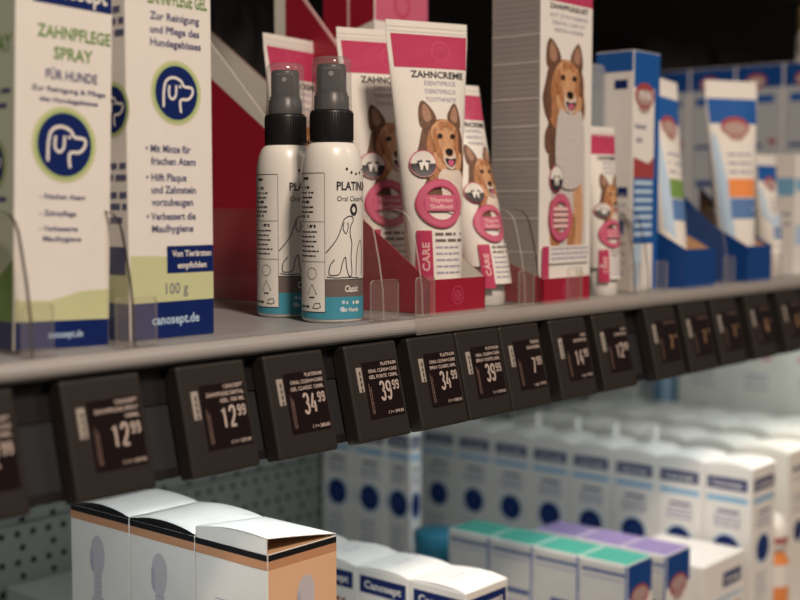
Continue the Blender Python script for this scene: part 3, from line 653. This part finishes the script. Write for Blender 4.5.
def blue_tray(cx, yf, w, d, label, lip=.0335):
    t = thing('display_tray', (cx, yf, ZS), label, 'display tray', 0, 'blue cardboard trays'); th = .0006
    b = MB(); b.box(-w/2, w/2, 0, d, 0, th, BLUED); b.build('tray_floor', t)
    b = MB(); b.box(-w/2, w/2, 0, th, th, lip, BLUED, .0001); b.rect(lambda u, v, k: (u, th+k*EPS, v), -w/2+.0008, w/2-.0008, .001, lip-.0005, BROWNIN, 1); b.build('tray_lip', t)
    for s in (-1, 1):
        b = MB(); x = s*w/2-(th if s > 0 else 0); b.prism([(th, th), (d, th), (d, lip+.055), (d*.5, lip+.020), (th, lip)], BLUED, 'x', x, x+th)
        b.poly(lambda u, v, k: (x+(th+k*EPS if s < 0 else -k*EPS), u, v), [(.002, .001), (d-.001, .001), (d-.001, lip+.050), (d*.5, lip+.016), (.002, lip-.002)], BROWNIN, 1)
        b.build('tray_side', t)
    return t
blue_tray(.9850, .5080, .0520, .075, 'left blue cardboard tray holding a leaning white and blue tube')
blue_tray(1.0980, .5070, .0500, .075, 'right blue cardboard tray holding a white tube with orange patch')
def blue_tube(loc, rz, label, hw0, hw1, z1, lean, patch, group='white and blue dental tubes', z0=.018):
    t = thing('dental_tube', loc, label, 'tube', rz, group)
    b = MB(); F, sec = tube_body(b, hw0, hw1, hw0*.9, z0, z1, lean, WHITE2, crimp=.015)
    K = z1/.185
    b.rect(F, -.96, .96, z1-.040*K, z1-.0165*K, BLUE, 1, .06)
    FM = lambda x, z, k: F(x/sec(z)[0], z, k)
    b.poly(FM, ell(0, z1-.043*K, hw1*.55, .0095*K), REDP, 2, .01); b.poly(FM, ell(0, z1-.044*K, hw1*.46, .0060*K), LOGO, 3, .01); b.poly(FM, ell(0, z1-.050*K, hw1*.34, .0060*K), LOGO, 2, .01)
    for i in range(3): b.greek(FM, -hw1*.4, hw1*.5, z1-(.070+i*.008)*K, .0026, LTEXT, 2, seed=i)
    b.rect(FM, -hw1*.45, hw1*.60, z1-.108*K, z1-.091*K, patch, 2, .01); b.rect(FM, -hw1*.42, hw1*.56, z1-.128*K, z1-.109*K, mat('mid_blue_print', (.10, .21, .45), .5), 2, .01)
    b.poly(F, [(-.95, z0+.03), (-.5, z0+.02), (-.55, z1-.10*K), (-.80, z1-.05*K), (-.95, z1-.05*K)], PSKY, 1, .08)
    b.build('tube_body', t)
    b = MB(); r = hw0*.86; b.lathe([(r*.92, 0), (r, .0008), (r, z0-.001), (r*.9, z0+.0006), (r*.3, z0+.001)], WHITE2, 32); b.build('cap', t)
    return t
ta = blue_tube((.9900, .5400, ZS+.0012), math.radians(-4), 'white and blue dental tube with green patch, leaning in the left blue tray', .0150, .0225, .182, .022, GREEN); ta.rotation_euler[1] = .10
blue_tube((1.1020, .5330, ZS+.0007), math.radians(-26), 'white and blue dental tube with orange patch, in the right blue tray', .0180, .0300, .186, .012, ORANGE)
blue_tube((1.1780, .5360, ZS), math.radians(-5), 'short white and blue dental tube beside the right blue tray', .0150, .0190, .120, .004, PSKY, z0=.03)

# depth row of blue topped cartons further right
w, d, h = .060, .0575, .229
def rear_carton(y, label):
    c = thing('dental_carton', (1.36+w/2, y+d/2, ZS), label, 'box', 0, 'blue topped cartons in the rear row')
    b = carton_mesh(w, d-.0006, h); G = left(w, d-.0006); F = front(w, d-.0006)
    for P, W in ((G, d), (F, w)):
        b.rect(P, -W/2+.001, W/2-.001, h-.026, h-.0006, BLUED); oval_logo(b, P, -.004, h-.018, .0120, .0080)
        b.rect(P, -W/2+.001, W/2-.001, .002, h-.026, mat('silver_blue_print', (.42, .46, .50), .5), 1)
        b.rect(P, -.021, .018, h-.043, h-.034, BLUE, 2); b.rect(P, -.022, .004, h-.093, h-.089, BLUED, 2); b.rect(P, -.020, .006, h-.137, h-.130, BLUED, 2)
        b.rect(P, .012, .020, h-.090, h-.084, REDP, 2)
        for i in range(7): b.greek(P, -.020, .02, .030+i*.008, .0022, LTEXT, seed=i)
    b.build('carton', c); return c
rc = rear_carton(.604, 'blue topped silver carton in the rear row, right of the orange patched tube')
for y, lb in [(.662, 'blue topped silver carton in the rear row, directly behind the orange patched tube'), (.720, 'blue topped silver carton in the rear row, between the two leaning white tubes'), (.778, 'rearmost blue topped silver carton, mostly hidden by the left leaning tube'), (.546, 'front blue topped carton at the right edge of the picture')]: dup(rc, (1.36+w/2, y+d/2, ZS), lb)
b = carton_mesh(.045, .04, .122); F = front(.045, .04); b.rect(F, -.022, .022, .085, .097, SKY); b.rect(F, -.022, .022, .03, .05, PSKY); G = left(.045, .04); b.rect(G, -.019, .019, .080, .098, SKY); b.greek(G, -.015, .015, .06, .003, LTEXT); b.greek(G, -.015, .015, .05, .003, LTEXT)
o = b.build('dental_carton'); o.location = (1.2500, .5500, ZS); tag(o, 'small pale carton with blue band at the far right end of the upper shelf', 'box')

# dark pouches and goods at the very back
def pouch(loc, w, h, th, label, m=POUCH, rz=0):
    bm = bmesh.new(); bmesh.ops.create_grid(bm, x_segments=14, y_segments=14, size=.5); vs = [v.co.copy() for v in bm.verts]; fs = [[v.index for v in f.verts] for f in bm.faces]; bm.free()
    b = MB(); rr = random.Random(int(w*1e4))
    ph = rr.random()*6
    for s in (-1, 1):
        P = []
        for v in vs:
            a = (1-(2*v.x)**2)*(1-(2*v.y)**4); P.append((v.x*w*(1-.10*(1-abs(2*v.y))), s*th/2*max(0, a)**.5*(1+.25*math.sin(18*v.x+ph)*math.cos(11*v.y)), (v.y+.5)*h))
        b.add(P, fs if s < 0 else [f[::-1] for f in fs], m, True)
    o = b.build('pouch'); o.location = loc; o.rotation_euler = (0, 0, rz); return tag(o, label, 'pouch')
pouch((.745, .838, ZS), .10, .27, .05, 'black pouch standing behind the crimson tray, left of the rear toothpaste tube')
GP = mat('grey_black_pouch', (.06, .055, .05), .6, noise=.6, nscale=25)
pouch((1.60, .868, ZS), .17, .295, .07, 'dull black pouch behind the blue topped cartons at upper right', GP)
pouch((1.79, .868, ZS), .17, .300, .07, 'black pouch at the upper right corner, behind the blue topped cartons', GP, .1)
b = MB(); b.lathe([(.018, 0), (.0215, .002), (.0215, .030), (.019, .036), (.0185, .038)], WHITE2, 32); b.lathe([(.0195, .036), (.0200, .038), (.0200, .060), (.018, .062), (.0002, .0622)], GOLD, 32)
o = b.build('care_jar'); o.location = (1.3850, .5780, ZS+.2291); tag(o, 'white jar with ochre lid on the blue topped cartons at the upper right corner', 'jar')
b = carton_mesh(.05, .05, .28, SKY); b.rect(front(.05, .05), -.024, .024, .19, .23, BLUE); b.rect(left(.05, .05), -.024, .024, .15, .20, BLUE)
o = b.build('dental_carton'); o.location = (.735, .925, ZS); tag(o, 'pale blue carton far back, seen just right of the gel carton at the top', 'box')

# ------------------------------------------------------------------ clear acrylic shelf dividers
def divider(X, stop, label, D=.30, dark=False, T=.0016):
    t = thing('shelf_divider', (X, .505, ZS), label, 'shelf divider', 0, 'clear acrylic dividers on the shelf')
    prof = [(.0056, 0), (.0062, .018), (.0092, .036), (.0130, .052), (.0150, .059), (.0178, .0638), (.0220, .0670), (.0290, .0685), (D, .0685), (D, 0)]
    b = MB(); b.prism(prof, ACRYL, 'x', -T/2, T/2, mside=ACRYLD if dark else ACRYLE); b.build('divider_plate', t)
    x0, x1 = stop; hs = .0255
    b = MB(); r = .0025; pts = [(x0, .0005), (x1, .0005), (x1, hs-r), (x1-r*.3, hs-r*.3), (x1-r, hs), (x0+r, hs), (x0+r*.3, hs-r*.3), (x0, hs-r)]
    b.prism(pts, STOPM, 'y', .0040, .0054, mside=ACRYLE); b.box(x0, x1, .0005, .0054, .0002, .0008, STOPM)
    b.build('front_stop', t); return t
DV = [(.3300, (-.006, .011), 1, 'clear divider at the left edge, in front of the spray carton'), (.3890, (-.012, .013), 1, 'clear divider between the spray carton and the gel carton'),
      (.5775, (-.013, .0125), 0, 'clear divider plate just right of the front spray bottle'), (.6150, (-.008, .0105), 0, 'clear divider at the left corner of the crimson toothpaste tray'),
      (.7280, (-.009, .009), 0, 'clear divider in front of the smaller leaning toothpaste tube'), (.7455, (.035, .054), 1, 'clear divider in front of the tall collie carton'),
      (.8800, (-.013, .006), 1, 'clear divider in front of the slim banded tube'), (.9010, (.010, .028), 1, 'clear divider in front of the blue topped carton'),
      (1.0420, (-.010, .010), 0, 'clear divider between the two blue trays'), (1.1400, (-.010, .010), 0, 'clear divider right of the right blue tray')]
for i, (x, st, dk, lb) in enumerate(DV): divider(x, st, lb, D=(.30 if x in (.5775, .6150, .3890, .3300) else .06), dark=bool(dk))
b = MB(); b.box(.595, 1.5, .4985, .4997, ZS-.0095, ZS+.0035, LIPC, .0004); o = b.build('clear_edge_strip'); tag(o, 'clear plastic strip along the right half of the shelf edge', 'strip')

# ------------------------------------------------------------------ lower shelf
# peach banded cartons
w, d, h = .0573, .0640, .249
def figure(b, F, cx, cz, s, k=1):
    b.poly(F, smooth([(cx-.006*s, cz), (cx-.0078*s, cz+.012*s), (cx-.0058*s, cz+.021*s), (cx, cz+.025*s), (cx+.0058*s, cz+.021*s), (cx+.0075*s, cz+.012*s), (cx+.004*s, cz)]), VGREY, k)
    b.rect(F, cx-.0042*s, cx+.0042*s, cz-.016*s, cz+.002*s, VGREY, k+1); b.poly(F, smooth([(cx-.0078*s, cz+.004*s), (cx-.0078*s, cz+.014*s), (cx-.0050*s, cz+.014*s), (cx-.0045*s, cz)]), VGREY2, k+2)
    for i in range(4): b.rect(F, cx-.0042*s, cx+.0042*s, cz-.003*s-i*.0035*s, cz-.0022*s-i*.0035*s, VGREY2, k+2)
    b.poly(F, [(cx-.009*s, cz-.060*s), (cx-.009*s, cz-.022*s), (cx-.0055*s, cz-.016*s), (cx+.0055*s, cz-.016*s), (cx+.009*s, cz-.022*s), (cx+.009*s, cz-.060*s)], VGREY, k)
def peach_carton(loc, label, openlid, bar):
    t = thing('applicator_carton', loc, label, 'box', 0, 'white cartons with black and copper bands')
    b = MB(); b.box(-w/2, w/2, -d/2, d/2, 0, h-.0002, WHITE, .0007); F = front(w, d); G = left(w, d)
    b.rect(G, -d/2+.0005, d/2-.0004, h-.0095, h-.0042, COPPER, 1); b.rect(G, -d/2+.0005, d/2-.0004, h-.0042, h-.0004, BLACKM, 1)
    b.rect(F, -w/2+.0004, w/2-.0004, .001, h-.0095, PEACH, 1); b.rect(F, -w/2+.0004, w/2-.0004, h-.0095, h-.0042, COPPER, 1); b.rect(F, -w/2+.0004, w/2-.0004, h-.0042, h-.0004, BLACKM, 1)
    if openlid: b.rect(topf(w, d, h-.0002), -w/2+.001, w/2-.001, -d/2+.001, d/2-.001, BROWNIN, 1)
    figure(b, F, .002, h-.042, .95, 2)
    if bar:
        for i in range(9): b.rect(G, -.014, .014, h-.0345-i*.0018, h-.0338-i*.0018, VGREY2, 1)
        b.rect(G, -.014, -.004, h-.062, h-.052, BLACKT, 1); figure(b, G, .020, h-.072, .8)
    else: figure(b, G, -.002, h-.042, 1.0)
    b.build('carton', t)
    b = None
    # bulging lid: high at the rear, dipping to the front
    b = MB(); n = 10; th = .0006
    for s in range(1):
        up = (lambda q: .0005+.0036*math.sin(math.pi*min(1, q*1.05))**.8 if 0 < q < .95 else .0004) if not openlid else (lambda q: .0085-.0035*q+.0025*math.sin(math.pi*q))
        rows = [(-d/2+.0004+(d-.0008)*i/n, up(i/n)) for i in range(n+1)]
        vs = []; 
        for y, z in rows:
            for j in range(7):
                u = j/6; zz = z*(1-u) if openlid else z*(1-.35*u)
                if openlid: zz = z*(1-u)**.9+.0006
                vs.append((-w/2+.0002+(w-.0004)*u, y, h+zz))
        N = len(vs); vs += [(x, y, z+th) for x, y, z in vs]; fs = []
        for i in range(n):
            for j in range(6): a = i*7+j; fs += [(a, a+7, a+8, a+1), (N+a, N+a+1, N+a+8, N+a+7)]
        for i in range(n): a = i*7; fs += [(a, N+a, N+a+7, a+7), (a+6, a+13, N+a+13, N+a+6)]
        for j in range(6): fs += [(j, j+1, N+j+1, N+j), (n*7+j, N+n*7+j, N+n*7+j+1, n*7+j+1)]
        b.add(vs, fs, WHITE, True)
        # left side skirt of the lid
        L = [(y, z) for y, z in rows]; skirt = [(-w/2+.0001, y, h+z+.0004) for y, z in L]+[(-w/2+.0001, y, h-.0003) for y, z in L]
        b.add(skirt, [(i, i+1, n+2+i, n+1+i) for i in range(n)], WHITE if openlid else BLACKM)
        if openlid: b.add([(x+.0006, y, z) for x, y, z in skirt], [(i, i+1, n+2+i, n+1+i) for i in range(n)], BROWNIN)
    b.build('lid', t)
    return t
px, py = .4873+w/2, .52
peach_carton((px, py+d/2, ZL), 'front white carton with half open lid, peach front and copper band', True, True)
p2 = peach_carton((px, py+d*1.5+.0004, ZL), 'middle one of the three copper banded white cartons, right behind the half open one', False, False)
dup(p2, (px, py+d*2.5+.0008, ZL), 'rearmost of the three copper banded white cartons at lower left')

# low pale carton near the panel
b = carton_mesh(.095, .22, .120, mat('dull_pale_card', (.50, .52, .47), .6)); o = b.build('flat_carton'); o.location = (.632, .842, ZL); tag(o, 'low pale carton against the perforated panel at the lower left', 'box')

# canosept type cartons: short row behind the peach ones
def logo_bar(b, P, cx, z, w, h, k=1, txt=True):
    b.rect(P, cx-w/2, cx+w/2, z, z+h, NAVY, k)
    if txt: b.text(P, 'Canosept', cx, z+h*.30, h*.46, WHITE, w=w*.80, lift=k+1)
w, d, h = .0500, .0530, .1765
def short_carton(loc, label):
    b = carton_mesh(w, d-.0006, h, arch=.0022); F = front(w, d); G = left(w, d)
    for P, W in ((F, w), (G, d)):
        logo_bar(b, P, .001, h-.0185, W*.86, .0130)
        b.greek(P, -.014, .016, h-.0300, .0030, REDP, seed=2); b.greek(P, -.016, .016, h-.036, .0022, LTEXT, seed=4); b.poly(P, ell(0, h-.062, .0125), NAVY, 1)
    T = lambda u, v, k: (u, v, h+.0023+k*EPS); b.text(T, 'Canosept', 0, 0, .0034, LTEXT, w=.018, bold=False, lift=1)
    o = b.build('dental_carton'); o.location = loc; return tag(o, label, 'box', 'short white cartons with navy name bars')
Y0 = .53
sc0 = short_carton((.7115, Y0+d/2, ZL), 'front carton of the short white row, right of the open copper banded one')
for i, lb in enumerate(['second carton from the front in the short white name bar row', 'third carton from the front in the short white name bar row, beside the open lid', 'fourth carton of the short white row, its top just showing over the open lid', 'fifth carton of the short white row, top showing behind the copper banded ones', 'sixth carton of the short white row, top showing over the middle copper banded carton', 'seventh carton of the short white row, nearest the perforated panel']):
    dup(sc0, (.7115, Y0+d*(i+1.5), ZL), lb)
    if i == 5: pass

# tall depth row
w, d, h = .0552, .0525, .1880
def tall_carton(loc, label, grp, w=w, d=d, h=h):
    b = carton_mesh(w, d-.0008, h, arch=.0035); F = front(w, d-.0008); G = left(w, d-.0008)
    for P, W in ((F, w), (G, d)):
        logo_bar(b, P, .0, h-.0235, W*.82, .0120); b.rect(P, -W*.42, W*.42, h-.0355, h-.0305, SKY)
        for i in range(2): b.greek(P, -W*.20, W*.26, h-.0470-i*.0, .0030, GREYT, seed=i)
        for i in range(3): b.greek(P, -W*.26, W*.28, h-.0525-i*.0042, .0022, LTEXT, seed=i)
        q = min(1, W/.036); b.poly(P, ell(0, h-.0830, .0155*q, .0155), PSKY, 1); b.poly(P, ell(0, h-.0830, .0138*q, .0138), NAVY, 2)
        if q == 1: b.stroke(P, [(-.005, h-.090), (-.004, h-.078), (.004, h-.077), (.007, h-.082), (.002, h-.085), (.001, h-.091)], .0018, mat('deep_blue_print', (.03, .09, .30), .5), 3)
        for i in range(5): b.greek(P, -W*.28, W*.18, h-.110-i*.006, .0022, LTEXT, seed=i+5)
        b.poly(P, [(-W/2+.001, .001), (W/2-.001, .001), (W/2-.001, .022), (W*.2, .029), (-W*.1, .030), (-W/2+.001, .024)], PSKY, 1)
    o = b.build('dental_carton'); o.location = loc; return tag(o, label, 'box', grp)
XT = 1.142+w/2
tc0 = tall_carton((XT, .53+d/2, ZL+.0032), 'front carton of the long tall row, its narrow front end visible at right', 'tall white cartons in the long depth row')
for i, lb in enumerate(['second tall carton from the right in the long row', 'third tall carton from the right in the long row', 'fourth tall carton from the right in the long row', 'fifth tall carton from the right, above the lilac tops', 'sixth tall carton from the right, behind the seafoam tops', 'seventh tall carton from the right in the long row', 'last tall carton of the long row, against the panel']): dup(tc0, (XT, .53+d*(i+1.5), ZL+.0032), lb)
g3 = 'tall white cartons by the perforated panel'
t3 = tall_carton((.9835, .8415, ZL), 'rightmost of the three tall cartons by the panel, standing slightly turned', g3, .016, .036, .222); t3.rotation_euler = (0, 0, -.12)
t3 = tall_carton((.9835, .8830, ZL), 'middle one of the three tall white cartons with round blue badge by the panel', g3, .016, .045, .222)
dup(t3, (.9835, .9300, ZL), 'leftmost of the three tall white cartons, nearest the perforated panel')
b = MB(); b.lathe([(.020, 0), (.0215, .002), (.0215, .112), (.0225, .113), (.0225, .126), (.021, .128), (.0002, .1282)], mat('teal_tub', (.03, .22, .34), .4), 40)
o = b.build('round_tub'); o.location = (.952, .772, ZL); tag(o, 'round teal tub standing behind the rearmost seafoam topped carton', 'tub')

# seafoam and lilac topped cartons
def topped(X0, w, d, n, h, topm, labels, grp, y0=.53):
    def one(loc, label):
        b = carton_mesh(w, d-.0008, h); F = front(w, d-.0008); G = left(w, d-.0008); T = topf(w, d, h)
        b.rect(T, -w/2+.0008, w/2-.0008, -d/2+.0008, d/2-.0012, topm, 1)
        b.rect(G, -d/2+.001, d/2-.001, .001, h-.003, mat('pale_grey_print', (.56, .56, .54), .5), 1); b.rect(G, -d/2+.003, d/2-.002, h-.0105, h-.0080, BLUED, 2); b.rect(G, -d*.42, d*.42, h-.0155, h-.0140, LTEXT, 2)
        b.rect(G, d/2-.0022, d/2-.0004, .001, h-.001, BLUE, 3)
        for i in range(5): b.greek(G, -d*.36, d*.3, h-.055-i*.008, .0022, LTEXT, seed=i)
        b.rect(G, -d*.1, d*.42, h-.046, h-.042, BLUED, 2)
        b.rect(F, -w/2+.001, w/2-.001, h-.030, h-.0008, BLUED, 1); b.poly(F, ell(0, h-.0300, w*.36, .0100), REDP, 2); b.poly(F, ell(0, h-.0285, w*.30, .0060), LOGO, 3); b.poly(F, ell(0, h-.038, w*.22, .0065), LOGO, 2)
        for i in range(4): b.greek(F, -w*.34, w*.34, h-.055-i*.009, .0028, GREYT, seed=i)
        o = b.build('dental_carton'); o.location = loc; return tag(o, label, 'box', grp)
    o = one((X0+w/2, y0+d/2, ZL), labels[0])
    for i in range(1, n): dup(o, (X0+w/2, y0+d*(i+.5), ZL), labels[i])
topped(.9074, .0420, .0480, 4, .1475, SEAFOAM, ['front seafoam topped carton, nearest the viewer', 'second seafoam topped carton from the front', 'third seafoam topped carton from the front', 'rearmost seafoam topped carton, at the left end of its row'], 'seafoam topped cartons')
topped(.9740, .0440, .0475, 3, .1415, LILAC, ['front lilac topped carton, right of the front seafoam one', 'middle lilac topped carton of three', 'rearmost lilac topped carton'], 'lilac topped cartons')
# white carton between the lilac row and the tall row
w2, d2, h2 = .0860, .0900, .1155
b = carton_mesh(w2, d2, h2); F = front(w2, d2)
b.M = Matrix.Translation((0, 0, 0)); FR = lambda u, v, k: F(u*math.cos(0)-0, v, k)
logo_bar(b, F, .016, h2-.028, .038, .014, txt=True); b.greek(F, -.030, .036, h2-.040, .003, SKY, seed=3); b.greek(F, .0, .036, h2-.050, .003, REDP, seed=3); b.greek(F, -.030, .030, h2-.060, .003, LTEXT, seed=5)
o = b.build('dental_carton'); o.location = (1.0310+w2/2+.012, .53+d2/2, ZL); tag(o, 'low plain topped white carton between the lilac row and the tall row', 'box')

# rows to the right of the tall row
w, d = .058, .060
def plain(loc, h, label, grp, kind=0):
    b = carton_mesh(w, d-.0008, h, CREAM, arch=.004); G = left(w, d-.0008); F = front(w, d-.0008)
    for P in (G, F):
        b.greek(P, -.018, .018, h-.022 if not kind else h-.078, .0050 if not kind else .007, NAVY if kind == 0 else ROSE, seed=3, wid=4); b.greek(P, -.016, .016, h-.032, .0026, LTEXT if kind == 0 else LILAC, seed=4)
        b.greek(P, -.016, .016, h-.050-.05*kind, .0026, LTEXT, seed=4); b.greek(P, -.016, .016, h-.056-.05*kind, .0026, LTEXT, seed=5); b.greek(P, -.016, .016, h-.066-.05*kind, .0030, LTEXT, seed=6); b.poly(P, ell(0, h-.088 if not kind else h-.152, .012 if not kind else .008), FURD if kind else NAVY, 1)
    o = b.build('dental_carton'); o.location = loc; return tag(o, label, 'box', grp)
rows = [(1.262, .1870, 7, 'cream topped cartons right of the long tall row', 'cream topped carton in the first row beyond the long tall row', .545, 0),
        (1.345, .1900, 7, 'cream topped cartons in the second row', 'cream topped carton in the second row beyond the long tall row', .54, 0),
        (1.425, .1850, 7, 'cream topped cartons in the third row', 'cream topped carton in the third row beyond the long tall row', .54, 0)]
ordn = ['nearest the aisle', 'second from the aisle', 'third from the aisle', 'fourth from the aisle', 'fifth from the aisle', 'sixth from the aisle', 'rearmost']
for X0, hh, n, g, lb, y0, kd in rows:
    o = plain((X0+w/2, y0+d/2, ZL), hh, lb+', '+ordn[0], g, kd)
    for i in range(1, n):
        if y0+d*(i+1) < .955: dup(o, (X0+w/2, y0+d*(i+.5), ZL), lb+', '+ordn[i])
w, d = .070, .074
o = plain((1.505+w/2, .585+d/2, ZL), .330, 'tall carton with rose text at the right, nearest the aisle', 'tall cartons with rose text', 1)
for i, lb in ((1, 'tall carton with rose text, second from the right edge'), (2, 'tall carton with rose text, third from the right edge'), ): dup(o, (1.505+w/2, .585+d*(i+.5), ZL), lb)
b = carton_mesh(.06, .035, .315, mat('steel_blue_card', (.10, .22, .34), .5)); b.rect(left(.06, .035), -.004, .010, .01, .31, PSKY); o = b.build('dental_carton'); o.location = (1.535, .8265, ZL); tag(o, 'narrow steel blue carton left of the tall rose text cartons', 'box')
w, d = .066, .075
o = plain((1.505+w/2, .870+d/2, ZL), .225, 'tall pale carton with dark round badge, far back under the 12 99 tag', 'tall pale cartons far back', 0)
b = MB(); b.lathe([(.016, 0), (.0175, .002), (.0175, .080), (.012, .090), (.0115, .094)], mat('orange_bottle_plastic', (.75, .27, .08), .4), 36); b.lathe([(.0135, .0915), (.0155, .093), (.0155, .115), (.009, .127), (.001, .130)], WHITE2, 36)
b.lathe([(.01765, .055), (.01765, .078)], WHITE2, 36); b.lathe([(.01570, .100), (.01570, .106)], REDP, 36)
o = b.build('orange_bottle'); o.location = (1.2310, .548, ZL); tag(o, 'orange bottle with white cap, standing right of the long tall row', 'bottle')
# white upright divider posts between tall row and next row
for i, (y, lb) in enumerate([(.673, 'small white upright post, nearest of four beyond the tall row'), (.722, 'small white upright post, second of four beyond the tall row'), (.772, 'small white upright post, third of four beyond the tall row'), (.826, 'small white upright post, farthest of four beyond the tall row')]):
    b = MB(); b.box(-.004, .004, -.003, .003, 0, .208, WHITE2, .0006); o = b.build('divider_post'); o.location = (1.2040, y, ZL); tag(o, lb, 'post', 'white divider posts')
